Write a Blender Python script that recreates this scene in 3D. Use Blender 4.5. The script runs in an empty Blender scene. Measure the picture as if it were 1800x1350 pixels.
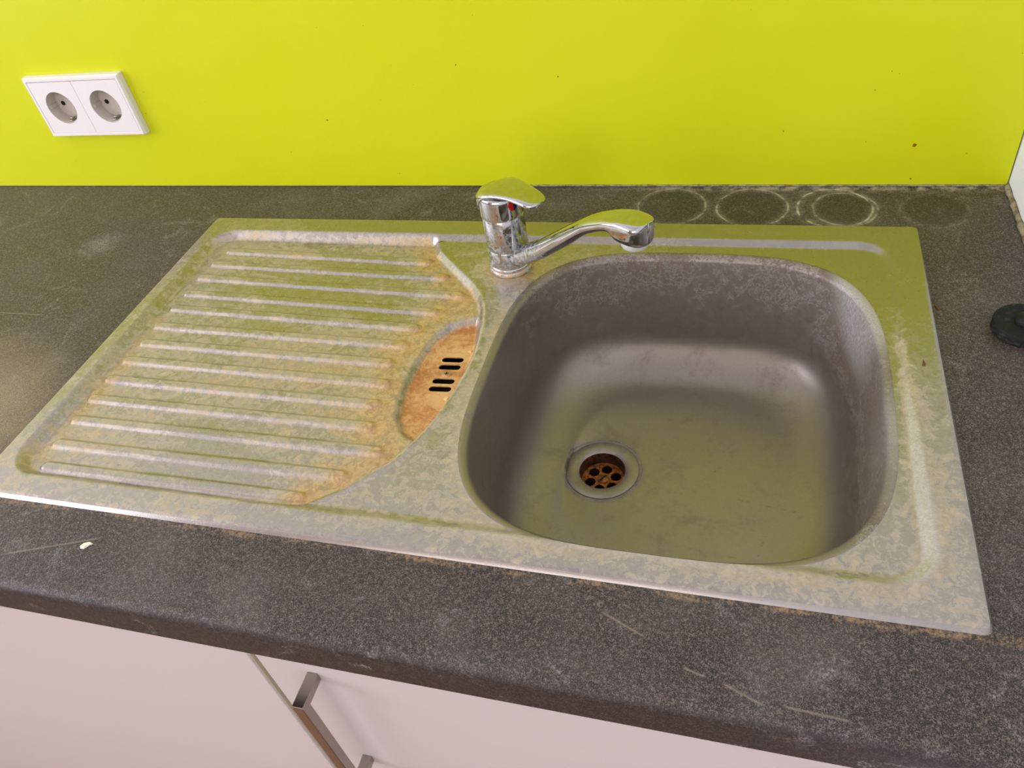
import bpy, bmesh, math
import numpy as np
from mathutils import Vector

# ------------------------------------------------------------------ camera, world, light, exposure
SC = bpy.context.scene
COL = SC.collection
ZT = 0.90                                   # height of the worktop surface above the floor
PI = math.pi
PHI = math.radians(-33)                     # direction in which spout and lever of the tap point

cam_d = bpy.data.cameras.new('camera')
cam_d.sensor_fit = 'HORIZONTAL'; cam_d.sensor_width = 36.0
cam_d.lens = 1386.46 * 36.0 / 1800.0
cam_d.clip_start = 0.02
cam = bpy.data.objects.new('camera', cam_d); COL.objects.link(cam)
cam.location = (0.5753, -0.8201, 0.4758 + ZT)
cam.rotation_euler = (math.radians(46.846), math.radians(8.254), math.radians(14.481))
SC.camera = cam

world = bpy.data.worlds.new('sky'); SC.world = world
world.use_nodes = True
bg = world.node_tree.nodes['Background']
bg.inputs[0].default_value = (0.62, 0.78, 1.0, 1); bg.inputs[1].default_value = 1.2

def area(name, loc, rot, sx, sy, power, col):
    l = bpy.data.lights.new(name, 'AREA'); l.shape = 'RECTANGLE'; l.size = sx; l.size_y = sy
    l.energy = power; l.color = col
    o = bpy.data.objects.new(name, l); COL.objects.link(o); o.location = loc; o.rotation_euler = rot
    return o
# daylight entering by the window in the left wall and by the window behind the camera
area('window_daylight', (-1.98, -1.36, ZT + 0.70), (0, -PI / 2, 0), 1.10, 2.28, 57, (0.94, 0.90, 1.0))
area('rear_daylight', (-0.10, -3.08, ZT + 0.55), (PI / 2, 0, 0), 1.70, 1.20, 24, (1.0, 0.85, 0.78))

SC.view_settings.view_transform = 'Standard'
SC.view_settings.look = 'None'
SC.view_settings.exposure = -0.27
SC.view_settings.gamma = 1.0
SC.view_settings.use_curve_mapping = False
SC.cycles.use_denoising = True

# ------------------------------------------------------------------ node helpers
class NT:
    def __init__(s, name):
        m = bpy.data.materials.new(name); m.use_nodes = True
        s.m = m; s.t = m.node_tree; s.t.nodes.clear()
        s.out = s.t.nodes.new('ShaderNodeOutputMaterial')
        s.b = s.t.nodes.new('ShaderNodeBsdfPrincipled')
        s.t.links.new(s.b.outputs[0], s.out.inputs[0])
        s._pos = None
    def n(s, typ): return s.t.nodes.new(typ)
    def put(s, sock, v):
        if isinstance(v, bpy.types.NodeSocket): s.t.links.new(v, sock)
        elif isinstance(v, (tuple, list)):
            v = tuple(v)
            if sock.type == 'RGBA' and len(v) == 3: v = v + (1,)
            sock.default_value = v
        else: sock.default_value = v
    def pos(s):
        if s._pos is None:
            g = s.n('ShaderNodeNewGeometry')
            a = s.n('ShaderNodeVectorMath'); a.operation = 'SUBTRACT'
            s.put(a.inputs[0], g.outputs['Position']); a.inputs[1].default_value = (0, 0, ZT)
            s._pos = a.outputs[0]
            sp = s.n('ShaderNodeSeparateXYZ'); s.put(sp.inputs[0], s._pos)
            s.x, s.y, s.z = sp.outputs
        return s._pos
    def mth(s, op, a, b=0.0, c=None, clamp=False):
        q = s.n('ShaderNodeMath'); q.operation = op; q.use_clamp = clamp
        s.put(q.inputs[0], a); s.put(q.inputs[1], b)
        if c is not None: s.put(q.inputs[2], c)
        return q.outputs[0]
    def add(s, a, b): return s.mth('ADD', a, b)
    def sub(s, a, b): return s.mth('SUBTRACT', a, b)
    def mul(s, a, b): return s.mth('MULTIPLY', a, b)
    def abs(s, a): return s.mth('ABSOLUTE', a)
    def max(s, a, b): return s.mth('MAXIMUM', a, b)
    def sstep(s, v, lo, hi, a=0.0, b=1.0):
        q = s.n('ShaderNodeMapRange'); q.interpolation_type = 'SMOOTHSTEP'
        s.put(q.inputs[0], v); q.inputs[1].default_value = lo; q.inputs[2].default_value = hi
        q.inputs[3].default_value = a; q.inputs[4].default_value = b
        return q.outputs[0]
    def noise(s, scale, detail=4, rough=0.55, dist=0.0, stretch=None, off=None):
        v = s.pos()
        if stretch or off:
            mp = s.n('ShaderNodeMapping'); s.put(mp.inputs[0], v)
            if stretch: mp.inputs[3].default_value = stretch
            if off: mp.inputs[1].default_value = off
            v = mp.outputs[0]
        q = s.n('ShaderNodeTexNoise'); s.put(q.inputs['Vector'], v)
        q.inputs['Scale'].default_value = scale; q.inputs['Detail'].default_value = detail
        q.inputs['Roughness'].default_value = rough; q.inputs['Distortion'].default_value = dist
        return q.outputs[0]
    def attr(s, name):
        q = s.n('ShaderNodeAttribute'); q.attribute_name = name; return q.outputs['Fac']
    def mix(s, f, a, b):
        q = s.n('ShaderNodeMix'); q.data_type = 'RGBA'
        s.put(q.inputs[0], f); s.put(q.inputs[6], a); s.put(q.inputs[7], b); return q.outputs[2]
    def dist2(s, cx, cy):
        s.pos(); dx = s.sub(s.x, cx); dy = s.sub(s.y, cy)
        return s.mth('SQRT', s.add(s.mul(dx, dx), s.mul(dy, dy)))
    def seg(s, p, q, w):                       # mask of a thin straight mark from p to q
        s.pos(); cx, cy = (p[0] + q[0]) / 2, (p[1] + q[1]) / 2
        L = math.hypot(q[0] - p[0], q[1] - p[1]); dx, dy = (q[0] - p[0]) / L, (q[1] - p[1]) / L
        a = s.sub(s.x, cx); b = s.sub(s.y, cy)
        u = s.abs(s.add(s.mul(a, dx), s.mul(b, dy))); v = s.abs(s.add(s.mul(a, -dy), s.mul(b, dx)))
        return s.mul(s.sstep(v, 0, w, 1, 0), s.sstep(u, L / 2 * .8, L / 2, 1, 0))
    def set(s, **k):
        for a, v in k.items(): s.put(s.b.inputs[{'col': 'Base Color', 'metal': 'Metallic', 'rough': 'Roughness', 'spec': 'Specular IOR Level', 'coat': 'Coat Weight', 'coatr': 'Coat Roughness', 'trans': 'Transmission Weight'}[a]], v)
        return s
    def bump(s, h, strength, dist=0.001):
        q = s.n('ShaderNodeBump'); q.inputs['Strength'].default_value = strength; q.inputs['Distance'].default_value = dist
        s.put(q.inputs['Height'], h); s.put(s.b.inputs['Normal'], q.outputs[0])

def lin(r, g, b):
    f = lambda c: c / 12.92 if c <= 0.04045 else ((c + 0.055) / 1.055) ** 2.4
    return (f(r / 255), f(g / 255), f(b / 255))

MAT = {}
def plain(name, col, rough=0.5, metal=0.0, noise=0.0, scale=30, **k):
    t = NT(name)
    if noise:
        f = t.noise(scale, 5)
        c = t.mix(f, tuple(v * (1 - noise) for v in col), tuple(min(1, v * (1 + noise)) for v in col))
    else: c = col
    t.set(col=c, rough=rough, metal=metal, **k)
    MAT[name] = t.m
    return t

# painted green splashback: satin sheet, faint cloudiness, a few stuck specks
t = NT('green_panel')
t.pos()
cl = t.noise(5, 4, .6)
c = t.mix(cl, lin(204, 213, 8), lin(215, 223, 22))
sp = t.sstep(t.noise(260, 1, .4), .80, .83)
for (x, z, r) in ((.729, .047, .0022), (.732, .009, .0011), (.071, .090, .0012), (.60, .065, .0009), (.25, .15, .0008)):
    dx = t.sub(t.x, x); dz = t.sub(t.z, z)
    d = t.mth('SQRT', t.add(t.mul(dx, dx), t.mul(dz, dz)))
    sp = t.max(sp, t.sstep(t.add(d, t.mul(t.sub(t.noise(400, 2), .5), .003)), r * .7, r, 1, 0))
c = t.mix(sp, c, lin(130, 100, 20))
t.set(col=c, rough=t.sstep(cl, .3, .7, .32, .42), spec=0.35)
MAT['green_panel'] = t.m

plain('wall_white', lin(236, 240, 248), .7, noise=.03, scale=60)
plain('wall_beige', lin(192, 174, 158), .8, noise=.04, scale=12)
plain('ceiling_white', lin(235, 232, 226), .85, noise=.02)
plain('floor_wood', lin(150, 112, 80), .45, noise=.25, scale=9)
plain('window_white', lin(238, 238, 236), .35, noise=.02)
plain('door_white', lin(206, 200, 200), .38, noise=.015, scale=8, spec=0.4)
plain('carcass_white', lin(205, 200, 190), .6, noise=.03)
plain('edge_band', lin(214, 206, 176), .5, noise=.06)
plain('socket_white', lin(240, 236, 236), .32, noise=.015)
plain('socket_well', lin(196, 188, 178), .4, noise=.05)
plain('black_hole', (0.004, 0.004, 0.004), .9, noise=.2)
plain('brass_clip', lin(170, 165, 155), .35, 1.0, noise=.15)
plain('chip_white', lin(245, 242, 225), .8, noise=.05, scale=300)
plain('splinter_brown', lin(110, 72, 40), .8, noise=.4, scale=500)
plain('crumb_pale', lin(232, 200, 130), .85, noise=.2, scale=500)
plain('red_dot', lin(190, 8, 8), .25, noise=.05)
plain('blue_dot', lin(12, 14, 70), .25, noise=.05)
plain('aerator_plastic', lin(190, 195, 190), .25, noise=.1, scale=200)

# rubber plug, dusty on top
t = NT('black_rubber'); f = t.sstep(t.noise(140, 6, .65), .5, .72)
t.set(col=t.mix(t.mul(f, .35), (.006, .007, .008), lin(90, 92, 84)), spec=.25, rough=.6); MAT['black_rubber'] = t.m

# silicone bead, dirty
t = NT('silicone'); f = t.sstep(t.noise(120, 6, .7), .42, .62)
t.set(col=t.mix(f, lin(158, 150, 130), lin(110, 96, 74)), rough=.6)
t.bump(t.noise(250, 5), .2, .001); MAT['silicone'] = t.m

# dark laminate worktop: fine flecks, dust, painted-in light, foot rings of bottles, a crumbly line along the sink
t = NT('worktop_laminate'); t.pos()
fl = t.noise(750, 3, .6, 0, (1, .6, 1)); fl2 = t.noise(1700, 2, .5)
def grains(scale, lo, hi):
    q = t.n('ShaderNodeTexVoronoi'); q.inputs['Scale'].default_value = scale; t.put(q.inputs['Vector'], t.pos())
    sc_ = t.n('ShaderNodeSeparateColor'); t.put(sc_.inputs[0], q.outputs['Color'])
    return t.sstep(sc_.outputs[0], lo, hi)
fk = t.max(t.mul(grains(1900, .30, 1.0), t.sstep(t.noise(260, 3), .3, .65, .25, .85)), t.mul(grains(900, .90, 1.0), .75))
gn = t.n('ShaderNodeNewGeometry'); sn = t.n('ShaderNodeSeparateXYZ'); t.put(sn.inputs[0], gn.outputs['Normal'])
up = t.sstep(sn.outputs[2], .55, .97)                   # upward faces paled: the top's sheen painted in, along with settled dust
c = t.mix(t.mul(fk, .55), lin(40, 36, 35), lin(112, 100, 94))
c = t.mix(t.mul(t.mul(fk, .42), up), c, lin(172, 158, 148))
cloud = t.noise(9, 6, .65)
c = t.mix(t.mul(t.sstep(cloud, .42, .78, .0, .24), up), c, lin(144, 140, 136))
# wiped-in limescale haze
hz = t.mul(t.sstep(t.noise(26, 8, .7, 1.2), .55, .75), t.sstep(fl, .42, .6))
c = t.mix(t.mul(hz, .50), c, lin(196, 196, 194))
# soft beige patch of light painted in left of the sink
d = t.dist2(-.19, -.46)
glow_dust = t.mul(t.sstep(t.add(d, t.mul(t.sub(t.noise(14, 4), .5), .07)), .04, .17, 1, 0), t.sstep(fl2, .40, .58))
c = t.mix(t.mul(glow_dust, .75), c, lin(196, 172, 132))
d = t.dist2(-.215, -.145)  # small spot of fine dust further back
glow_dust = t.mul(t.sstep(t.add(d, t.mul(t.sub(t.noise(60, 5, .7), .5), .06)), .005, .035, 1, 0), t.sstep(fl, .4, .6))
c = t.mix(t.mul(glow_dust, .4), c, lin(170, 176, 176))
# bottle rings near the splashback
wob = t.mul(t.sub(t.noise(30, 4), .5), .006)
for cx, cy, r, st in ((.488, -.043, .037, .5), (.574, -.044, .037, .6), (.657, -.044, .037, 1.0), (.667, -.046, .032, .5), (.752, -.047, .032, .18)):
    dr = t.abs(t.sub(t.add(t.dist2(cx, cy), wob), r))
    g = t.add(t.sstep(dr, .0003, .0018, .85, 0), t.sstep(dr, .001, .008, .22, 0))
    brk = t.sstep(t.noise(70, 5, .7, 0, None, (cx * 9, 0, 0)), .36, .60)
    c = t.mix(t.mul(t.mul(g, brk), st), c, lin(190, 186, 170))
    ins = t.sstep(t.dist2(cx, cy), r * .8, r * .93, .35 if st < 1 else 0, 0)
    c = t.mix(ins, c, lin(40, 40, 38))
# dust along the splashback on the right
bk = t.mul(t.sstep(t.y, -.016, -.002), t.sstep(t.x, .30, .62))
bk = t.mul(bk, t.sstep(t.noise(90, 6, .7), .40, .6))
c = t.mix(t.mul(bk, .8), c, lin(190, 182, 160))
# crumbly residue squeezed out in front of the sink rim
ed = t.sstep(t.abs(t.add(t.y, t.add(.5295, t.mul(t.sub(t.noise(20, 3), .5), .006)))), .0005, .0045, 1, 0)
ed = t.mul(ed, t.sstep(t.add(t.mul(t.noise(260, 7, .8), .6), t.mul(t.noise(25, 3), .4)), .47, .60))
ed = t.mul(ed, t.sstep(t.x, -.2, .9, .65, 1.0))
c = t.mix(t.mul(ed, .85), c, lin(172, 142, 102))
# printed pale veins
for p_, q_ in (((.496, -.550), (.528, -.564)), ((.553, -.580), (.567, -.584)), ((.577, -.586), (.603, -.596)), ((.612, -.594), (.651, -.596)), ((.006, -.581), (.087, -.552)), ((.19, -.13), (.24, -.10)), ((-.30, -.285), (-.19, -.284))):
    c = t.mix(t.mul(t.seg(p_, q_, .0013), .55), c, lin(150, 140, 126))
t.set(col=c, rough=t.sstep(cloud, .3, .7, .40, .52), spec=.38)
t.bump(t.add(t.mul(fl, .6), t.mul(fk, .5)), .22, .0006)
MAT['worktop_laminate'] = t.m

# sink steel: bare brushed metal under limescale and rust (film / rust say where they sit; film also carries some painted window light)
def steel(name, base_rough, brush, base, hz_, fbase, hmin):
    t = NT(name); t.pos()
    film = t.attr('film'); rust = t.attr('rust')
    n1 = t.noise(150, 9, .74, .8); n2 = t.noise(24, 6, .64, .8, (.55, 1.25, 1.0) if name == 'sink_steel' else None); n3 = t.noise(420, 4, .6)
    v = t.add(t.add(t.mul(n1, .55), t.mul(n2, .55)), t.sub(t.mul(t.sub(film, .5), .55), .05))
    grain = t.sstep(n3, .30, .70)
    patch = t.mul(t.sstep(v, .508, .535), t.add(.62, t.mul(grain, .30)))
    haze = t.mul(t.sstep(v, .33, .50, hmin, hz_), t.add(.85, t.mul(grain, .3)))
    tide = t.mul(t.sstep(t.abs(t.sub(v, .512)), 0, .012, 1, 0), t.sstep(film, .15, .45))
    m = t.max(patch, t.max(haze, t.mul(tide, .9)))
    rn = t.add(rust, t.mul(t.sub(n2, .5), .7))
    rlow = t.sstep(rn, .15, .55); rhi = t.sstep(rn, .52, 1.0)
    fb = t.mix(t.sstep(n1, .32, .68), tuple(.62 * q for q in fbase), fbase)
    st = t.noise(300, 3, .6, 0, brush)
    fb = t.mix(t.max(t.mul(tide, .7), t.mul(t.sstep(film, .60, .80, 0, .9), t.sstep(st, .35, .6, .35, 1.0))), fb, lin(204, 206, 210))  # pale tide lines; high film turns bluish white, also for painted window light
    fcol = t.mix(rlow, fb, t.mix(t.sstep(n1, .36, .64), lin(172, 146, 94), lin(218, 192, 134)))
    ro = t.mix(t.sstep(t.add(t.mul(n1, .5), t.mul(n2, .5)), .40, .62), lin(190, 122, 60), lin(230, 186, 128))
    ro = t.mix(t.sstep(n3, .68, .78), ro, lin(140, 84, 40))
    fcol = t.mix(rhi, fcol, ro)
    if name == 'bowl_steel':
        for p_, q_ in (((.545, -.262), (.575, -.285)), ((.560, -.300), (.545, -.318)), ((.600, -.400), (.612, -.352)), ((.575, -.335), (.640, -.345)), ((.520, -.395), (.590, -.402))):
            sc_ = t.mul(t.seg(p_, q_, .0022), t.sstep(t.noise(160, 5, .7), .45, .6, .0, .55))
            fcol = t.mix(sc_, fcol, lin(52, 46, 38)); m = t.max(m, sc_)
    m2 = t.max(m, t.mul(rhi, .93))
    m2 = t.max(m2, t.mul(t.mul(rlow, t.sstep(n1, .42, .56)), .7))
    c = t.mix(m2, base, fcol)
    t.set(col=c, metal=t.sub(1.0, t.mul(m2, .80)), rough=t.add(base_rough, t.add(t.mul(m2, .28), t.mul(t.sub(n1, .5), .12))))
    h = t.add(t.mul(st, .35), t.add(t.mul(m2, .25), t.mul(n3, .20)))
    t.bump(h, .22, .0006)
    MAT[name] = t.m
steel('sink_steel', .22, (1, 6, 6), (.36, .35, .345), .38, lin(204, 189, 164), .14)
steel('bowl_steel', .30, (6, 6, .5), (.39, .36, .33), .50, lin(122, 106, 94), .26)

# scaled brown metal of the strainer
t = NT('rusty_brass'); f = t.noise(260, 7, .7)
t.set(col=t.mix(t.sstep(f, .35, .65), lin(92, 48, 22), lin(190, 118, 52)), metal=.45, rough=.5); t.bump(f, .4, .001); MAT['rusty_brass'] = t.m
t = NT('rusty_pipe'); f = t.noise(120, 7, .7)
t.set(col=t.mix(t.sstep(f, .35, .65), lin(48, 28, 18), lin(110, 72, 48)), metal=.3, rough=.6); MAT['rusty_pipe'] = t.m

# chrome, with water spots towards the base
def chrome(name, rough, spots, base=(.50, .51, .525)):
    t = NT(name); t.pos()
    f = t.noise(210, 8, .7, .4); low = t.sstep(t.z, .015, .085, 1, .12)
    m = t.mul(t.sstep(f, .46, .62), t.mul(low, spots))
    lime = t.mul(t.mul(t.sstep(t.z, .003, .012, 1, 0), t.sstep(t.z, -.01, -.005)), t.sstep(t.noise(140, 5), .40, .58))
    c = t.mix(m, base, lin(176, 184, 190))
    c = t.mix(t.mul(lime, .8), c, lin(206, 172, 112))
    mm = t.max(m, lime)
    t.set(col=c, metal=t.sub(1, t.mul(mm, .75)), rough=t.add(rough, t.mul(mm, .45)))
    MAT[name] = t.m
chrome('chrome', .07, .95)
chrome('handle_nickel', .20, 0.0, (.36, .32, .285))

# ------------------------------------------------------------------ mesh helpers (coordinates: worktop surface is z = 0)
def empty(name, base, label, cat, group=None):
    o = bpy.data.objects.new(name, None); COL.objects.link(o)
    o.location = (base[0], base[1], base[2] + ZT); o.empty_display_size = .05
    o['label'] = label; o['category'] = cat
    if group: o['group'] = group
    o['_b'] = tuple(base)
    return o
def base_of(o):
    while o.parent is not None: o = o.parent
    return Vector(o['_b'])
def obj(name, verts, faces, mat, parent=None, base=None, smooth=False, auto=None, label=None):
    b = base_of(parent) if parent is not None else Vector(base)
    me = bpy.data.meshes.new(name)
    me.from_pydata([(v[0] - b[0], v[1] - b[1], v[2] - b[2]) for v in verts], [], [tuple(int(i) for i in f) for f in faces])
    me.materials.append(MAT[mat]); me.validate()
    bm = bmesh.new(); bm.from_mesh(me); bmesh.ops.recalc_face_normals(bm, faces=bm.faces); bm.to_mesh(me); bm.free()
    if smooth:
        me.shade_smooth()
        if auto: me.set_sharp_from_angle(angle=math.radians(auto))
    o = bpy.data.objects.new(name, me); COL.objects.link(o)
    if parent is not None: o.parent = parent
    else: o.location = (b[0], b[1], b[2] + ZT); o['_b'] = tuple(b)
    if label: o['label'] = label
    return o
def tag(o, label, cat, group=None):
    o['label'] = label; o['category'] = cat
    if group: o['group'] = group
def struct(o): o['kind'] = 'structure'; return o

class G:                                   # collects shapes of ONE object
    def __init__(s): s.v = []; s.f = []
    def mesh(s, v, f):
        k = len(s.v); s.v += [tuple(q) for q in v]; s.f += [tuple(i + k for i in q) for q in f]; return s
    def box(s, x0, x1, y0, y1, z0, z1, bev=0.0, seg=2):
        bm = bmesh.new(); bmesh.ops.create_cube(bm, size=1)
        for v in bm.verts:
            v.co = Vector(((x0 + x1) / 2 + v.co.x * (x1 - x0), (y0 + y1) / 2 + v.co.y * (y1 - y0), (z0 + z1) / 2 + v.co.z * (z1 - z0)))
        if bev: bmesh.ops.bevel(bm, geom=list(bm.edges), offset=bev, segments=seg, affect='EDGES', profile=.5)
        bm.verts.index_update()
        s.mesh([v.co for v in bm.verts], [[v.index for v in f.verts] for f in bm.faces]); bm.free(); return s
    def loft(s, rings, cap0=True, cap1=True):
        n = len(rings[0]); k = len(s.v)
        for r in rings: s.v += [tuple(q) for q in r]
        for i in range(len(rings) - 1):
            for j in range(n):
                a = k + i * n + j; b = k + i * n + (j + 1) % n
                s.f.append((a, b, b + n, a + n))
        if cap0: s.f.append(tuple(k + j for j in range(n)))
        if cap1: s.f.append(tuple(k + (len(rings) - 1) * n + j for j in reversed(range(n))))
        return s
    def lathe(s, cx, cy, prof, n=64, cap0=True, cap1=True):
        return s.loft([[(cx + r * math.cos(2 * PI * j / n), cy + r * math.sin(2 * PI * j / n), z) for j in range(n)] for r, z in prof], cap0, cap1)
    def out(s, *a, **k):
        return obj(a[0], s.v, s.f, *a[1:], **k)

def plate_mesh(outline, holes, depth):
    """flat plate with real holes, from a filled 2D curve; returns verts (x, y, 0..-depth) and faces"""
    cu = bpy.data.curves.new('outline', 'CURVE'); cu.dimensions = '2D'; cu.fill_mode = 'BOTH'
    for pts in [outline] + holes:
        sp = cu.splines.new('POLY'); sp.points.add(len(pts) - 1); sp.use_cyclic_u = True
        for q, pt in zip(pts, sp.points): pt.co = (q[0], q[1], 0, 1)
    cu.extrude = depth / 2
    o = bpy.data.objects.new('outline', cu); COL.objects.link(o)
    me = o.to_mesh()
    v = [(q.co.x, q.co.y, q.co.z - depth / 2) for q in me.vertices]; f = [tuple(p.vertices) for p in me.polygons]
    o.to_mesh_clear(); bpy.data.objects.remove(o); bpy.data.curves.remove(cu)
    return v, f
def circle(cx, cy, r, n=32): return [(cx + r * math.cos(2 * PI * i / n), cy + r * math.sin(2 * PI * i / n)) for i in range(n)]
def rrect(x0, x1, y0, y1, r, n=6):
    o = []
    for cx, cy, a0 in ((x1 - r, y1 - r, 0), (x0 + r, y1 - r, PI / 2), (x0 + r, y0 + r, PI), (x1 - r, y0 + r, 3 * PI / 2)):
        for i in range(n + 1): a = a0 + PI / 2 * i / n; o.append((cx + r * math.cos(a), cy + r * math.sin(a)))
    return o

# ------------------------------------------------------------------ the room
XR, XL, YB, YF, ZF, ZC = 0.825, -2.0, 0.006, -3.1, -ZT, 1.60
struct(G().box(XL - .1, XR + .1, YF - .1, YB + .1, ZF - .1, ZF).out('floor', 'floor_wood', base=(0, -1.5, ZF)))
struct(G().box(XL - .1, XR + .1, YF - .1, YB + .1, ZC, ZC + .1).out('ceiling', 'ceiling_white', base=(0, -1.5, ZC)))
struct(G().box(XL - .1, XR + .1, YB + .0002, YB + .1, ZF, ZC).out('wall_back', 'wall_white', base=(0, YB, ZF)))
struct(G().box(XR, XR + .1, YF - .1, YB, ZF, ZC).out('wall_right', 'wall_white', base=(XR, -1.5, ZF)))
def wall_with_hole(axis, a0, a1, c0, c1, h0, h1, z0, z1):
    g = G()
    for p0, p1, q0, q1 in ((a0, h0, ZF, ZC), (h1, a1, ZF, ZC), (h0, h1, ZF, z0), (h0, h1, z1, ZC)):
        if q1 - q0 < 1e-4: continue
        if axis == 'x': g.box(c0, c1, p0, p1, q0, q1)
        else: g.box(p0, p1, c0, c1, q0, q1)
    return g
struct(wall_with_hole('x', YF, YB, XL - .1, XL, -2.50, -.22, .15, 1.25).out('wall_left', 'wall_beige', base=(XL, -1.5, ZF)))
struct(wall_with_hole('y', XL - .1, XR + .1, YF - .1, YF, -.95, .75, -.05, 1.15).out('wall_front', 'wall_beige', base=(0, YF, ZF)))
w = struct(G().box(XL - .07, XL - .03, -2.50, -2.44, .15, 1.25).box(XL - .07, XL - .03, -.28, -.22, .15, 1.25).box(XL - .07, XL - .03, -2.50, -.22, .15, .21).box(XL - .07, XL - .03, -2.50, -.22, 1.19, 1.25).box(XL - .07, XL - .03, -1.39, -1.33, .15, 1.25).out('window_1', 'window_white', base=(XL - .05, -1.36, .15)))
struct(G().box(-.95, -.87, YF - .07, YF - .03, -.05, 1.15).box(.67, .75, YF - .07, YF - .03, -.05, 1.15).box(-.95, .75, YF - .07, YF - .03, -.05, .03).box(-.95, .75, YF - .07, YF - .03, 1.07, 1.15).out('window_2', 'window_white', base=(-.10, YF - .05, -.05)))

# green splashback sheet on the back wall
v, f = plate_mesh([(-1.99, .0008), (XR - .0015, .0008), (XR - .0015, .58), (-1.99, .58)], [circle(-.3449 + .0755 + k * .0355, .0809 + .040, .0230, 40) for k in (-1, 1)], YB)
o = obj('splashback_panel', [(a, -c, b) for a, b, c in v], f, 'green_panel', base=(-.4, 0, 0.0008))
tag(o, 'lime green splashback panel on the wall behind the worktop', 'splashback')

# silicone joints
def bead(path, r, name):
    rings = []
    for i, (p, n1, n2) in enumerate(path):
        p = Vector(p); n1 = Vector(n1); n2 = Vector(n2); k = r * (1 + .22 * math.sin(i * 2.7) * math.cos(i * 1.3))
        rings.append([p, p + n1 * k, p + n1 * k * .75 + n2 * k * .45, p + n1 * k * .45 + n2 * k * .75, p + n2 * k])
    return struct(G().loft(rings).out(name, 'silicone', base=path[0][0], smooth=True))
bead([((.30 + (XR - .0005 - .30) * i / 80, 0, .0005), (0, -1, 0), (0, 0, 1)) for i in range(81)], .0016, 'trim_1')
bead([((XR - .0003, -.60 * i / 80 - .001, .0005), (-1, 0, 0), (0, 0, 1)) for i in range(81)], .0040, 'trim_2')

# ------------------------------------------------------------------ worktop with cut-out
WX0, WX1, WF, WBK = -1.95, XR - .0005, -.608, -.0003
HX0, HX1, HY0, HY1 = -.066, .722, -.516, -.094
prof = [(WBK, -.038), (WBK, 0)]                  # y, z
R = .009
front = [(WF + R + -R * math.sin(a), -R + R * math.cos(a)) for a in [PI / 2 * i / 8 for i in range(9)]] + [(WF, -.034), (WF + .003, -.038)]
g = G()
ring = [(y, z) for y, z in ([(HY0, 0)] + front + [(HY0, -.038)])]
g.loft([[(x, y, z) for y, z in ring] for x in (WX0, HX0, HX1, WX1)])
g.box(WX0, WX1, HY1, WBK, -.038, 0); g.box(WX0, HX0, HY0, HY1, -.038, 0); g.box(HX1, WX1, HY0, HY1, -.038, 0)
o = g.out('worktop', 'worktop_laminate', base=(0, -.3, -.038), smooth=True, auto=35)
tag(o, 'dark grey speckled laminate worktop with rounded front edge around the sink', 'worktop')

# ------------------------------------------------------------------ sink
sx0, sx1, sy0, sy1 = -.075, .7313, -.5252, -.0841
SB = ((sx0 + sx1) / 2, (sy0 + sy1) / 2, 0)
sink = empty('kitchen_sink', SB, 'stained stainless steel sink with ribbed drainer and one deep bowl', 'sink')
BC = (.520, -.318); BA, BB, BN = .1695, .182, 3.35
ZRIM, ZREC = .0046, -.0006
DIV = np.array([(245, -138), (270, -164), (299, -193), (314, -212), (323, -232), (329, -255), (332, -280), (334, -300), (333, -325), (330, -352), (325, -378), (316, -411), (302, -441), (270, -476), (244, -497)]) / 1000
DIVP = np.vstack([DIV, [(-.2, -.62)], [(-.2, -.0)], [(.228, -.10)]])
POCK = np.array([(318, -240), (303, -243), (290, -253), (280, -270), (275, -290), (272, -316), (271, -340), (273, -362), (279, -386), (288, -401), (300, -411), (312, -413), (319, -404), (324, -385), (328, -364), (331, -335), (332, -311), (331, -285), (327, -262), (323, -246)]) / 1000
RIBS = [((-25, -150), (232, -158)), ((-31, -177), (260, -184)), ((-34, -204), (287, -214)), ((-33, -234), (268, -243)), ((-34, -261), (256, -269)), ((-35, -292), (252, -296)), ((-34, -320), (248, -323)), ((-37, -348), (256, -351)), ((-38, -377), (256, -378)), ((-38, -405), (262, -406)), ((-36, -434), (281, -433)), ((-34, -465), (259, -463)), ((-25, -492), (233, -490))]
RIBS = [np.array(r) / 1000 + np.array([0, .0055]) for r in RIBS]
TAP = (.334, -.163)
PLATE = (.291, .3235, -.346, -.291)

def smooth(a, b, x):
    q = np.clip((x - a) / (b - a), 0, 1); return q * q * (3 - 2 * q)
def sd_rrect(x, y, x0, x1, y0, y1, r):
    qx = np.abs(x - (x0 + x1) / 2) - (x1 - x0) / 2 + r; qy = np.abs(y - (y0 + y1) / 2) - (y1 - y0) / 2 + r
    return np.hypot(np.maximum(qx, 0), np.maximum(qy, 0)) + np.minimum(np.maximum(qx, qy), 0) - r
def sd_seg(x, y, a, b):
    dx, dy = b[0] - a[0], b[1] - a[1]; q = np.clip(((x - a[0]) * dx + (y - a[1]) * dy) / (dx * dx + dy * dy), 0, 1)
    return np.hypot(x - a[0] - q * dx, y - a[1] - q * dy)
def sd_poly(x, y, P):                       # negative inside
    d = np.full(x.shape, 9.); ins = np.zeros(x.shape, bool)
    for i in range(len(P)):
        a, b = P[i], P[(i + 1) % len(P)]
        d = np.minimum(d, sd_seg(x, y, a, b))
        c = (a[1] > y) != (b[1] > y)
        with np.errstate(divide='ignore', invalid='ignore'):
            ins ^= c & (x < (b[0] - a[0]) * (y - a[1]) / (b[1] - a[1]) + a[0])
    return np.where(ins, -d, d)
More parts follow.
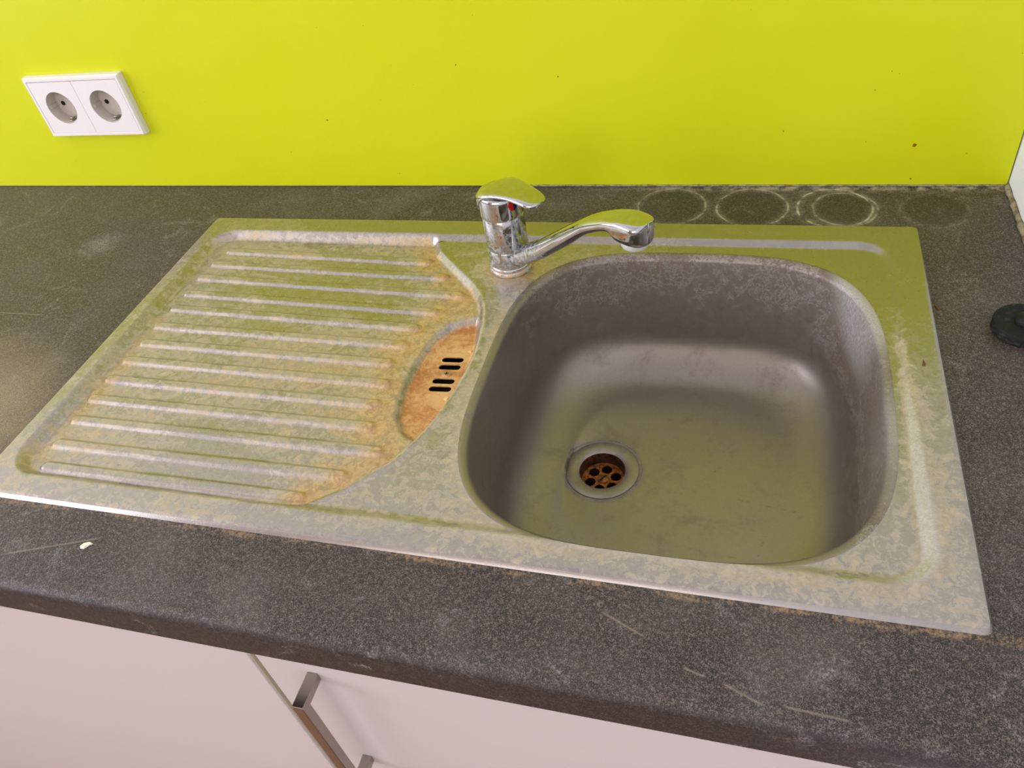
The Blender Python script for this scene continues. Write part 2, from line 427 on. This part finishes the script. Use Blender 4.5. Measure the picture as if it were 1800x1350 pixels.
def vnoise(x, y, s, seed=0):
    rs = np.random.RandomState(seed); T = rs.rand(256, 256)
    u, v = x * s, y * s; i, j = np.floor(u).astype(int), np.floor(v).astype(int); fu, fv = u - i, v - j
    fu = fu * fu * (3 - 2 * fu); fv = fv * fv * (3 - 2 * fv)
    g = lambda a, b: T[(i + a) % 256, (j + b) % 256]
    return (g(0, 0) * (1 - fu) + g(1, 0) * fu) * (1 - fv) + (g(0, 1) * (1 - fu) + g(1, 1) * fu) * fv

def fields(x, y):
    dout = sd_rrect(x, y, sx0, sx1, sy0, sy1, .0045)
    drec = sd_rrect(x, y, -.0605, .7085, -.5035, -.1105, .034)
    ddiv = sd_poly(x, y, DIVP); dpo = sd_poly(x, y, POCK)
    return dout, drec, ddiv, dpo
def height(x, y):
    dout, drec, ddiv, dpo = fields(x, y)
    z = ZRIM - .0010 * smooth(-.0022, .0, dout) ** 2
    t = smooth(0, .011, -drec)
    zdr = -.0045 - .0035 * np.clip((x + .06) / .38, 0, 1)
    slope_w = .0085 - .0045 * smooth(-.22, -.30, -np.abs(y + .15) - .08 + .0)   # softer at the back
    td = smooth(-.001, .008, -ddiv)
    zin = ZREC + .0006 * np.exp(-((ddiv - .0025) / .003) ** 2) * (drec < -.01)
    zin = zin + (zdr - zin) * td
    for a, b in RIBS:
        d = sd_seg(x, y, a, b)
        zin = zin + .0026 * smooth(0, .0042, .0072 - d) * td
    tp = smooth(.0002, .0085, -dpo)
    zin = zin + (-.0150 - zin) * tp
    z = z + (zin - z) * t
    return z
def nrm(x, y):
    e = .0004
    gx = (height(x + e, y) - height(x - e, y)) / (2 * e); gy = (height(x, y + e) - height(x, y - e)) / (2 * e)
    n = np.stack([-gx, -gy, np.ones_like(gx)], -1); return n / np.linalg.norm(n, axis=-1, keepdims=True)

st_ = .0016
nx = int(round((sx1 - sx0) / st_)) + 1; ny = int(round((sy1 - sy0) / st_)) + 1
X, Y = np.meshgrid(np.linspace(sx0, sx1, nx), np.linspace(sy0, sy1, ny), indexing='ij')
xf, yf = X.ravel().copy(), Y.ravel().copy()
HA, HB = BA + .004, BB + .004
def sup(x, y): return (np.abs((x - BC[0]) / HA) ** BN + np.abs((y - BC[1]) / HB) ** BN) ** (1 / BN)
fb = sup(xf, yf); dpl = sd_rrect(xf, yf, *PLATE, .004); dou = sd_rrect(xf, yf, sx0, sx1, sy0, sy1, .0045)
good = (fb >= 1) & (dpl >= 0) & (dou <= 1e-6)
idx = np.arange(nx * ny).reshape(nx, ny)
Q = np.stack([idx[:-1, :-1], idx[1:, :-1], idx[1:, 1:], idx[:-1, 1:]], -1).reshape(-1, 4)
Q = Q[good[Q].any(1)]
# pull the loose corners of border cells onto the borders
m = fb < 1; xf[m] = BC[0] + (xf[m] - BC[0]) / fb[m]; yf[m] = BC[1] + (yf[m] - BC[1]) / fb[m]
def pull(mask, fn):
    e = 1e-5
    for _ in range(4):
        d = fn(xf[mask], yf[mask]); gx = (fn(xf[mask] + e, yf[mask]) - fn(xf[mask] - e, yf[mask])) / (2 * e); gy = (fn(xf[mask], yf[mask] + e) - fn(xf[mask], yf[mask] - e)) / (2 * e)
        xf[mask] -= d * gx; yf[mask] -= d * gy
used = np.zeros(nx * ny, bool); used[Q.ravel()] = True
pull((dou > 1e-6) & used, lambda a, b: sd_rrect(a, b, sx0, sx1, sy0, sy1, .0045))
pull((dpl < 0) & used, lambda a, b: sd_rrect(a, b, *PLATE, .004))
zf = height(xf, yf); NF = nrm(xf, yf)

# where limescale and rust sit, plus window light painted on the right slope
dout, drec, ddiv, dpo = fields(xf, yf)
inrec = smooth(0, .006, -drec); indr = inrec * smooth(-.002, .004, -ddiv); inpo = smooth(-.001, .006, -dpo)
big = vnoise(xf, yf, 9, 3) - .5
far = smooth(.45, .72, xf) * smooth(-.36, -.14, yf)                  # clean back right corner
film = .43 + .16 * big
film = film * (1 - indr) + (.48 + .28 * big) * indr
film += .20 * np.exp(-(np.abs(drec) / .010) ** 2) * (xf > .3) * smooth(-.2, -.4, yf)
film += .05 * smooth(-.30, -.50, yf) * (1 - indr)
film += .30 * np.exp(-((drec + .006) / .005) ** 2) * smooth(.66, .70, xf) * smooth(-.17, -.26, yf)  # right recess slope paled in colour for the bluish window light
film -= .40 * far + .22 * smooth(-.16, -.10, yf) * (1 - indr) * smooth(0, .25, xf)
film -= .18 * smooth(-.006, .004, drec) * smooth(-.2, -.09, yf)
rd = np.full(xf.shape, 9.)
for a, b in RIBS: rd = np.minimum(rd, np.hypot(xf - b[0] - .006, yf - b[1] + .003))
ends = np.exp(-(rd / .012) ** 2); nearend = np.exp(-(rd / .032) ** 2)
gut = np.exp(-((xf + .040) / .014) ** 2) * indr * smooth(-.22, -.34, yf)
lip = np.exp(-((ddiv + .017) / .008) ** 2) * inrec
lipm = np.exp(-((ddiv + .002) / .0045) ** 2) * inrec
tapd = np.hypot(xf - TAP[0], yf - TAP[1])
tapr = np.exp(-((tapd - .026) / .012) ** 2) * inrec
dbowl = (sup(xf, yf) - 1) * .17
brim = np.exp(-(dbowl / .012) ** 2) * smooth(.44, .36, xf)
film += .22 * nearend * indr + .20 * gut + .22 * lip + .26 * tapr + .16 * brim - .30 * lipm
hollow = np.ones_like(xf)
for a, b in RIBS: hollow *= smooth(.004, .010, sd_seg(xf, yf, a, b))
rust = .50 * ends * indr + .28 * gut + .16 * nearend * indr + .16 * lip + .34 * tapr + .26 * brim * smooth(-.36, -.25, yf)
rust += indr * (.12 + .14 * hollow * smooth(.02, .26, xf) + .30 * big) - .3 * lipm
rust += .25 * np.exp(-(np.hypot(xf - .235, yf + .132) / .02) ** 2)
ridge = np.exp(-((ddiv + .0003) / .0016) ** 2) * inrec * smooth(-.215, -.235, yf) * smooth(-.488, -.47, yf)
film = film * (1 - inpo) + .4 * inpo
rust = np.clip(rust, 0, .75) * (1 - inpo) + (1.02 + .25 * big) * smooth(.0025, .0075, -dpo)
film = film + .55 * ridge; rust = rust * (1 - ridge)

fc = Q.mean(1) if False else None
cx = xf[Q].mean(1); cy = yf[Q].mean(1)
d0, d1, d2, d3 = fields(cx, cy)
lab = np.where(d1 > -.004, 0, 1)                               # 0 rim, 1 deck
lab = np.where((d1 <= -.004) & (d2 < .0), 2, lab)              # 2 drainer
for k, (a, b) in enumerate(RIBS):
    lab = np.where((lab == 2) & (sd_seg(cx, cy, a, b) < .0074), 10 + k, lab)
lab = np.where((d1 <= -.004) & (d3 < -.001), 3, lab)           # 3 overflow pocket

def grid_part(name, sel, parent, mat='sink_steel'):
    q = Q[lab == sel]; u, inv = np.unique(q.ravel(), return_inverse=True); q = inv.reshape(-1, 4)
    me = bpy.data.meshes.new(name)
    me.vertices.add(len(u)); me.loops.add(q.size); me.polygons.add(len(q))
    co = np.stack([xf[u] - SB[0], yf[u] - SB[1], zf[u]], -1)
    me.vertices.foreach_set('co', co.astype(np.float32).ravel())
    me.loops.foreach_set('vertex_index', q.ravel().astype(np.int32))
    me.polygons.foreach_set('loop_start', (np.arange(len(q)) * 4).astype(np.int32))
    me.update(calc_edges=True)
    for nm, arr in (('film', film), ('rust', rust)):
        at = me.attributes.new(nm, 'FLOAT', 'POINT'); at.data.foreach_set('value', arr[u].astype(np.float32))
    me.shade_smooth()
    me.normals_split_custom_set_from_vertices([tuple(v) for v in NF[u]])
    me.materials.append(MAT[mat])
    o = bpy.data.objects.new(name, me); COL.objects.link(o); o.parent = parent
    return o
rim = grid_part('rim', 0, sink)
deck = grid_part('bowl_deck', 1, sink)
drainer = grid_part('draining_board', 2, sink); drainer['label'] = 'ribbed drainer with limescale and rust stains'
pocket = grid_part('overflow_pocket', 3, sink); pocket['label'] = 'rust orange hollow beside the drainer'
for k in range(len(RIBS)): grid_part('rib', 10 + k, drainer)

def fattr(o, film=.3, rust=0.0):
    for nm, v in (('film', film), ('rust', rust)):
        at = o.data.attributes.new(nm, 'FLOAT', 'POINT')
        at.data.foreach_set('value', np.broadcast_to(np.asarray(v, np.float32), (len(o.data.vertices),)).copy())
# turned-down outer edge
rings = []
for d, z in ((-.0004, ZRIM - .0009), (.0003, ZRIM - .0013), (.0022, .0004), (.0025, .0001)):
    rings.append([(x, y, z) for x, y in rrect(sx0 - d, sx1 + d, sy0 - d, sy1 + d, .0045 + d, 6)])
o = G().loft(rings, False, False).out('rim_edge', 'sink_steel', parent=rim, smooth=True); fattr(o, .12)

# bowl: superelliptic rings down to the waste
NB = 220
DC = (.4475, -.314); DR = .0365; ZB = -.136
def sring(d, z, n):
    r = []
    for j in range(NB):
        a = 2 * PI * j / NB; c, s = math.cos(a), math.sin(a)
        k = (abs(c / (BA - d)) ** n + abs(s / (BB - d)) ** n) ** (-1 / n)
        r.append((BC[0] + k * c, BC[1] + k * s, z))
    return r
pr = [(-.0052, ZREC - .0005), (-.0040, ZREC - .0001)]
for i in range(1, 9):
    a = PI / 2 * .93 * i / 8; pr.append((-.004 + .0075 * math.sin(a), ZREC - .0075 * (1 - math.cos(a))))
d_, z_ = pr[-1]
FR = .050
for i in range(1, 9): pr.append((d_ + .0085 * i / 8, z_ + (ZB + FR * .95 - z_) * i / 8))
d_, z_ = pr[-1]
for i in range(1, 15):
    a = PI / 2 * i / 14; pr.append((d_ + FR * (1 - math.cos(a)), z_ + (ZB - z_) * math.sin(a)))
rings = [sring(d, z, BN - (.45 * max(0, min(1, (d - .01) / .05)))) for d, z in pr]
last = rings[-1]
for i in range(1, 23):
    q = 1 - (1 - i / 22) ** 2; r = []
    for j in range(NB):
        a = math.atan2(last[j][1] - DC[1], last[j][0] - DC[0])
        tx, ty = DC[0] + DR * math.cos(a), DC[1] + DR * math.sin(a)
        r.append((last[j][0] + (tx - last[j][0]) * q, last[j][1] + (ty - last[j][1]) * q, ZB - .0035 * q * q * (3 - 2 * q)))
    rings.append(r)
bowl = G().loft(rings, False, False).out('bowl', 'bowl_steel', parent=sink, smooth=True)
bv = np.array([v.co[:] for v in bowl.data.vertices]) + np.array(SB)
drr = np.hypot(bv[:, 0] - DC[0], bv[:, 1] - DC[1])
bf = .22 + .27 * smooth(-.10, -.02, bv[:, 2]) * smooth(-.30, -.15, bv[:, 1]) + .14 * (vnoise(bv[:, 0], bv[:, 1], 14, 5) - .5)
bf += .04 * smooth(-.012, -.004, bv[:, 2]) - .03 * smooth(-.09, -.125, bv[:, 2]) + .42 * smooth(.63, .685, bv[:, 0]) * smooth(-.13, -.05, bv[:, 2]) + .45 * np.exp(-((drr - .0385) / .003) ** 2)  # right wall term paints bluish window light; the ring at the waste is limescale
fattr(bowl, bf.astype(np.float32), 0.03)
for p in bowl.data.polygons: pass

# waste: flange, throat, strainer with six holes and a slotted screw
ZD = ZB - .0035
o = G().lathe(*DC, [(.0372, ZD - .001), (.0372, ZD + .0008), (.0364, ZD + .0013), (.030, ZD + .0011), (.0250, ZD + .0006), (.0232, ZD - .0008)], 72, False, False).out('drain_flange', 'bowl_steel', parent=sink, smooth=True); fattr(o, .30, .05)
flange = o
o = G().lathe(*DC, [(.0232, ZD - .0008), (.0227, ZD - .004), (.0222, ZD - .022), (.0222, ZD - .06)], 64, False, True).out('drain_throat', 'rusty_pipe', parent=flange, smooth=True, auto=50)
hol = [circle(DC[0] + .0134 * math.cos(math.radians(82 + 60 * i)), DC[1] + .0132 * math.sin(math.radians(82 + 60 * i)), .0055, 20) for i in range(6)]
v, f = plate_mesh(circle(*DC, .0219, 48), hol, .0018)
strainer = obj('strainer', [(a, b, c + ZD - .0145) for a, b, c in v], f, 'rusty_brass', parent=sink)
g = G().lathe(*DC, [(.0056, ZD - .0146), (.0056, ZD - .0134), (.0048, ZD - .0126), (.0015, ZD - .0122)], 28)
scr = g.out('screw', 'rusty_brass', parent=strainer, smooth=True, auto=40)
ca, sa = math.cos(math.radians(55)), math.sin(math.radians(55))
g = G(); L, w_ = .0044, .0007
g.mesh([(DC[0] + a * ca - b * sa, DC[1] + a * sa + b * ca, ZD + c) for c in (-.0130, -.0118) for a, b in ((-L, -w_), (L, -w_), (L, w_), (-L, w_))], [(0, 1, 2, 3), (4, 5, 6, 7), (0, 1, 5, 4), (1, 2, 6, 5), (2, 3, 7, 6), (3, 0, 4, 7)])
g.out('screw_slot', 'black_hole', parent=strainer)

# overflow plate with four slots and a cross-head screw
def slot(x0, x1, yc, hh, sk):
    o = []
    for cx_, a0 in ((x1 - hh, -PI / 2), (x0 + hh, PI / 2)):
        for i in range(9): a = a0 + PI * i / 8; o.append((cx_ + hh * math.cos(a), yc + hh * math.sin(a) + sk * (cx_ - (x0 + x1) / 2)))
    return o
sl = [slot(.2965, .3185, -.2985, .0036, .05), slot(.2965, .3185, -.3090, .0036, .05), slot(.2965, .3185, -.3285, .0036, .05), slot(.2965, .3185, -.3390, .0036, .05)]
v, f = plate_mesh(rrect(PLATE[0] - .0005, PLATE[1] + .0005, PLATE[2] - .0005, PLATE[3] + .0005, .004), sl, .0012)
pm = np.array(v); zz = height(pm[:, 0], pm[:, 1]) if False else None
op = obj('overflow_plate', [(a, b, c - .01505) for a, b, c in v], f, 'sink_steel', parent=pocket); fattr(op, .4, 1.0)
G().box(PLATE[0] + .001, PLATE[1] - .001, PLATE[2] + .001, PLATE[3] - .001, -.034, -.030).out('overflow_chamber', 'black_hole', parent=pocket)
o = G().lathe(.3075, -.3188, [(.0048, -.0152), (.0048, -.0148), (.0040, -.0143), (.001, -.0141)], 24).out('screw', 'sink_steel', parent=pocket, smooth=True, auto=40); fattr(o, .4, .9)
G().box(.3055, .3095, -.3192, -.3184, -.0146, -.01395).box(.3071, .3079, -.3208, -.3168, -.0146, -.01395).out('screw_cross', 'black_hole', parent=pocket)

# ------------------------------------------------------------------ tap
TB = (TAP[0], TAP[1], ZREC + .0004)
tap = empty('mixer_tap', TB, 'chrome single lever mixer tap standing behind the sink bowl', 'tap')
dv = Vector((math.cos(PHI), math.sin(PHI), 0)); nv = Vector((-dv.y, dv.x, 0))
def T(s, n, z): return (TAP[0] + dv.x * s + nv.x * n, TAP[1] + dv.y * s + nv.y * n, z)
G().lathe(*TAP, [(.0228, ZREC + .0004), (.0230, .0012), (.0230, .0032), (.0222, .0042), (.0218, .0046), (.0218, .0058), (.0224, .0064), (.0224, .0078), (.0216, .0088)], 72).out('base_ring', 'chrome', parent=tap, smooth=True, auto=40)
G().lathe(*TAP, [(.0212, .0080), (.0216, .0090), (.0217, .0275), (.0214, .0282)], 72).out('swivel_collar', 'chrome', parent=tap, smooth=True, auto=40)
G().lathe(*TAP, [(.0210, .0278), (.0215, .0288), (.0215, .0640), (.0208, .0652), (.0208, .0662)], 72).out('body', 'chrome', parent=tap, smooth=True, auto=40)
G().lathe(*TAP, [(.0216, .0660), (.0222, .0668), (.0224, .0690), (.0224, .0850), (.0220, .0880), (.0208, .0902), (.0170, .0918), (.0100, .0925), (.002, .0928)], 72).out('cartridge_cap', 'chrome', parent=tap, smooth=True, auto=40)

def interp(tab, s):
    xs = [q[0] for q in tab]; ys = np.array([q[1:] for q in tab])
    # smooth monotone-ish interpolation
    i = min(max(np.searchsorted(xs, s) - 1, 0), len(xs) - 2); h = xs[i + 1] - xs[i]; q = (s - xs[i]) / h
    def tg(k):
        a, b = max(k - 1, 0), min(k + 1, len(xs) - 1); return (ys[b] - ys[a]) / (xs[b] - xs[a])
    m0, m1 = tg(i) * h, tg(i + 1) * h
    return (2 * q**3 - 3 * q**2 + 1) * ys[i] + (q**3 - 2 * q**2 + q) * m0 + (-2 * q**3 + 3 * q**2) * ys[i + 1] + (q**3 - q**2) * m1
# spout: s, z of top, z of underside, half width, squareness
SP = [(.006, .0260, .0030, .0120, 2.2), (.020, .0335, .0105, .0132, 2.2), (.050, .0515, .0285, .0133, 2.3), (.096, .0850, .0645, .0125, 2.4), (.124, .1040, .0880, .0130, 2.6), (.146, .1145, .1010, .0138, 2.8), (.156, .1180, .1045, .0142, 3.0), (.1605, .1192, .1042, .0144, 3.4), (.1640, .1200, .1012, .0146, 4.2), (.170, .1208, .1004, .0148, 5.0), (.178, .1213, .1002, .0148, 5.0), (.1845, .1211, .1002, .0138, 5.0), (.1885, .1209, .1003, .0112, 5.0), (.1905, .1208, .1005, .0070, 5.0), (.1911, .1207, .1006, .0020, 5.0)]
rings = []
NS = 36
for i in range(81):
    s = .006 + (.1911 - .006) * math.sin(PI / 2 * i / 80)
    zt, zb, hw, sq = interp(SP, s)
    zc, hh = (zt + zb) / 2, (zt - zb) / 2; r = []
    for j in range(NS):
        a = 2 * PI * j / NS; c, q = math.cos(a), math.sin(a)
        k = (abs(c) ** sq + abs(q) ** sq) ** (-1 / sq)
        r.append(T(s, hw * k * c, zc + hh * k * q))
    rings.append(r)
g = G().loft(rings)
sp_o = g.out('spout', 'chrome', parent=tap, smooth=True, auto=42)
ac = T(.1765, 0, 0)
G().lathe(ac[0], ac[1], [(.0118, .1010), (.0122, .1002), (.0122, .0968), (.0114, .0952), (.0090, .0948), (.0088, .0975)], 40).out('aerator', 'aerator_plastic', parent=sp_o, smooth=True, auto=40)

# lever: skirt round the back of the cap that stretches into a paddle
LV = [  # s, top z, lower edge z, half width
    (-.0242, .0780, .0690, .0030), (-.0225, .0835, .0690, .0092), (-.0180, .0895, .0700, .0162), (-.0110, .0935, .0785, .0215),
    (-.0030, .0962, .0878, .0230), (.0060, .0984, .0926, .0214), (.0180, .0998, .0952, .0184), (.0310, .1004, .0960, .0158),
    (.0430, .1000, .0950, .0142), (.0520, .0985, .0938, .0126), (.0575, .0974, .0935, .0092), (.0605, .0966, .0934, .0045)]
rings = []
for i in range(57):
    q = i / 56; s = -.0242 + (.0605 + .0242) * (.5 - .5 * math.cos(PI * q)) * .5 + (.0605 + .0242) * q * .5
    zt, zl, hw = interp(LV, s); r = []
    cr = min(.0075, (zt - zl) * .9)
    for j in range(25):                              # over the crown
        a = PI * j / 24; c = math.cos(a); q_ = math.sin(a)
        r.append(T(s, hw * math.copysign(abs(c) ** .55, c), zt - cr + cr * abs(q_) ** .8))
    r.append(T(s, -hw * .98, zl)); r.append(T(s, -hw * .5, zl + .0012)); r.append(T(s, hw * .5, zl + .0012)); r.append(T(s, hw * .98, zl))
    rings.append(r)
lev = G().loft(rings).out('lever', 'chrome', parent=tap, smooth=True, auto=50)
# temperature mark: half red, half blue dot on the cap
def half_dot(name, mat, sgn):
    v = []; f = []
    ac_ = PHI - math.radians(8); rr = .0226; rad = .0048
    for zz in (0, 1):
        for i in range(15):
            a = PI * i / 14 - PI / 2; u = sgn * rad * math.cos(a); w = rad * 1.15 * math.sin(a)
            th = ac_ + u / rr; k = rr + (.0006 if zz else -.0012)
            v.append((TAP[0] + k * math.cos(th), TAP[1] + k * math.sin(th), .0822 + w))
    f.append(tuple(range(15))); f.append(tuple(range(29, 14, -1)))
    for i in range(15): f.append((i, (i + 1) % 15, 15 + (i + 1) % 15, 15 + i))
    return obj(name, v, f, mat, parent=tap)
half_dot('hot_mark', 'red_dot', -1); half_dot('cold_mark', 'blue_dot', 1)

# ------------------------------------------------------------------ double socket
SX, SZ, SW, SH, SD = -.3449, .0809, .151, .080, .0105
sock = empty('double_socket', (SX + SW / 2, 0, SZ), 'white double wall socket on the green splashback', 'socket')
def yplate(outline, holes, depth, y):             # plate standing in the wall plane, front face at y
    v, f = plate_mesh(outline, holes, depth)
    return [(a, y - c, b) for a, b, c in v], f
# frame with chamfered rim
bw = .0052
o1 = lambda d, r: rrect(SX + d, SX + SW - d, SZ + d, SZ + SH - d, r, 3)
rings = [[(a, y, b) for a, b in o1(d, r)] for d, r, y in ((-.0006, .0012, -.0002), (-.0004, .0012, -.0075), (.0014, .0010, -SD), (bw - .0006, .0008, -SD), (bw, .0006, -SD + .0008), (bw, .0006, -.004))]
G().loft(rings, False, False).out('frame', 'socket_white', parent=sock)
for k, (a0, a1) in enumerate(((SX + bw + .0004, SX + SW / 2 - .0003), (SX + SW / 2 + .0003, SX + SW - bw - .0004))):
    ccx, ccz = SX + SW / 2 + (-.0355 if k == 0 else .0355), SZ + SH / 2; wr = .0215
    v, f = yplate(rrect(a0, a1, SZ + bw + .0004, SZ + SH - bw - .0004, .0008, 3), [circle(ccx, ccz, wr, 56)], .005, -SD + .0004)
    cov = obj('cover_plate', v, f, 'socket_white', parent=sock)
    n = 56; DP = .0160
    def cr(r, y): return [(ccx + r * math.cos(2 * PI * i / n), y, ccz + r * math.sin(2 * PI * i / n)) for i in range(n)]
    well = G().loft([cr(wr, -SD + .0002), cr(wr - .0006, -SD + .0010), cr(wr - .0012, -SD + DP), cr(.001, -SD + DP)], False, True).out('socket_well', 'socket_well', parent=cov, smooth=True, auto=40)
    for sx_ in (-1, 1):
        hx = ccx + sx_ * .0095
        g = G().loft([[(hx + .0030 * math.cos(2 * PI * i / 20), y, ccz + .0030 * math.sin(2 * PI * i / 20)) for i in range(20)] for y in (-SD + DP - .0006, -SD + DP + .0003)])
        g.out('pin_hole', 'black_hole', parent=cov)
        G().box(ccx + sx_ * (wr - .0016) - .0016, ccx + sx_ * (wr - .0016) + .0016, -SD + .003, -SD + DP, ccz - .0022, ccz + .0022, .0005).out('guide_rib', 'socket_well', parent=cov)
        zc = ccz + sx_ * (wr - .0022)
        g = G().box(ccx - .0026, ccx + .0026, -SD + .004, -SD + DP, zc - .0008, zc + .0008, .0004)
        g.box(ccx - .0026, ccx + .0026, -SD + .007, -SD + .010, zc - sx_ * .0022 - .001, zc - sx_ * .0022 + .001, .0006)
        g.out('earth_clip', 'brass_clip', parent=cov, smooth=True, auto=30)

# ------------------------------------------------------------------ base cabinets
DY = -.584; GX0, GX1 = .2005, .2085
def cabinet(x0, x1, label, dx0, dx1):
    c = empty('base_cabinet', ((x0 + x1) / 2, -.3, -ZT), label, 'cabinet', 'white base cabinets')
    for a in (x0, x1 - .016): G().box(a, a + .016, DY + .021, -.012, -.80, -.0385).out('side_panel', 'carcass_white', parent=c)
    G().box(x0 + .016, x1 - .016, DY + .021, -.012, -.80, -.784).out('bottom_panel', 'carcass_white', parent=c)
    G().box(x0, x1, -.53, -.512, -ZT, -.80).out('plinth', 'carcass_white', parent=c)
    d = G().box(dx0, dx1, DY, DY + .019, -.79, -.0425, .0012, 2).out('door', 'door_white', parent=c)
    return c, d
cab1, door1 = cabinet(-.697, .2033, 'white base cabinet with plain door left of the sink bowl', -.6955, GX0)
G().box(GX0 - .0002, GX0 + .0005, DY + .0018, DY + .0185, -.788, -.044).out('edge_band', 'edge_band', parent=door1)
cab2, door2 = cabinet(.2050, .8236, 'white base cabinet with bar handle under the sink bowl', GX1, .8220)
# square C-shaped bar handle
HX, HW = .2575, .0100; Z0, Z1 = -.1055, -.2820; PY = DY - .030
path = [(DY, Z0, DY, Z0 - .010), (PY, Z0, PY + .009, Z0 - .010), (PY, Z1, PY + .009, Z1 + .010), (DY, Z1, DY, Z1 + .010)]
e = .0007
g = G().loft([[(HX - HW / 2, oy, oz), (HX - HW / 2, iy, iz), (HX + HW / 2, iy, iz), (HX + HW / 2, oy, oz)] for oy, oz, iy, iz in path])
bm = bmesh.new()
vs = [bm.verts.new(v) for v in g.v]
for q in g.f: bm.faces.new([vs[i] for i in q])
bmesh.ops.recalc_face_normals(bm, faces=bm.faces)
bmesh.ops.bevel(bm, geom=list(bm.edges), offset=e, segments=2, affect='EDGES', profile=.5)
bm.verts.index_update()
g = G().mesh([v.co.copy() for v in bm.verts], [[v.index for v in q.verts] for q in bm.faces]); bm.free()
h = g.out('handle', 'handle_nickel', parent=door2); h['label'] = 'brushed nickel bar handle'

# ------------------------------------------------------------------ loose small things
pl = empty('sink_plug', (.7985, -.233, 0), 'black rubber sink plug lying on the worktop by the right wall', 'plug')
PC = (.7985, -.233)
G().lathe(*PC, [(.0225, 0), (.0242, .0012), (.0242, .0085), (.0232, .0098), (.0110, .0100), (.002, .0100)], 56).out('disc', 'black_rubber', parent=pl, smooth=True, auto=40)
G().lathe(*PC, [(.0085, .0098), (.0080, .0125), (.0065, .0145), (.0030, .0155), (.0005, .0156)], 32).out('knob', 'black_rubber', parent=pl, smooth=True, auto=60)

def shard(name, pts, z, th, mat, label, cat, group=None):
    b = (sum(p[0] for p in pts) / len(pts), sum(p[1] for p in pts) / len(pts), z)
    n = len(pts); v = [(a, c, z) for a, c in pts] + [(b[0] + (a - b[0]) * .8, b[1] + (c - b[1]) * .8, z + th * (1 + .4 * math.sin(3 * i))) for i, (a, c) in enumerate(pts)]
    f = [tuple(range(n)), tuple(range(2 * n - 1, n - 1, -1))] + [(i, (i + 1) % n, n + (i + 1) % n, n + i) for i in range(n)]
    o = obj(name, v, f, mat, base=b); tag(o, label, cat, group); return o
shard('paint_chip', [(.0735, -.5625), (.0760, -.5590), (.0800, -.5572), (.0840, -.5585), (.0815, -.5602), (.0790, -.5640), (.0755, -.5645)], .0002, .0012, 'chip_white', 'tiny white paint chip on the worktop in front of the drainer', 'paint chip')
shard('wood_splinter', [(.7155, -.2905), (.7165, -.2870), (.7170, -.2825), (.7182, -.2850), (.7188, -.2885), (.7178, -.2908)], ZRIM, .0008, 'splinter_brown', 'small brown splinter lying on the right rim of the sink', 'splinter')
shard('wood_splinter', [(.7345, -.2040), (.7362, -.2040), (.7385, -.2105), (.7372, -.2118)], .0002, .0010, 'splinter_brown', 'small brown flake on the worktop against the right sink edge', 'splinter')
zc1 = float(height(np.array([.3185]), np.array([-.352]))[0]); zc2 = float(height(np.array([.3215]), np.array([-.286]))[0])
shard('crumb', [(.3160, -.3530), (.3172, -.3498), (.3198, -.3490), (.3210, -.3515), (.3195, -.3545)], zc1, .0022, 'crumb_pale', 'pale crumb in the rusty hollow below the overflow slots', 'crumb')
shard('crumb', [(.3190, -.2868), (.3215, -.2846), (.3240, -.2850), (.3232, -.2872)], zc2, .0018, 'crumb_pale', 'pale crumb in the rusty hollow above the overflow slots', 'crumb')
for o in bpy.data.objects:
    if '_b' in o: del o['_b']
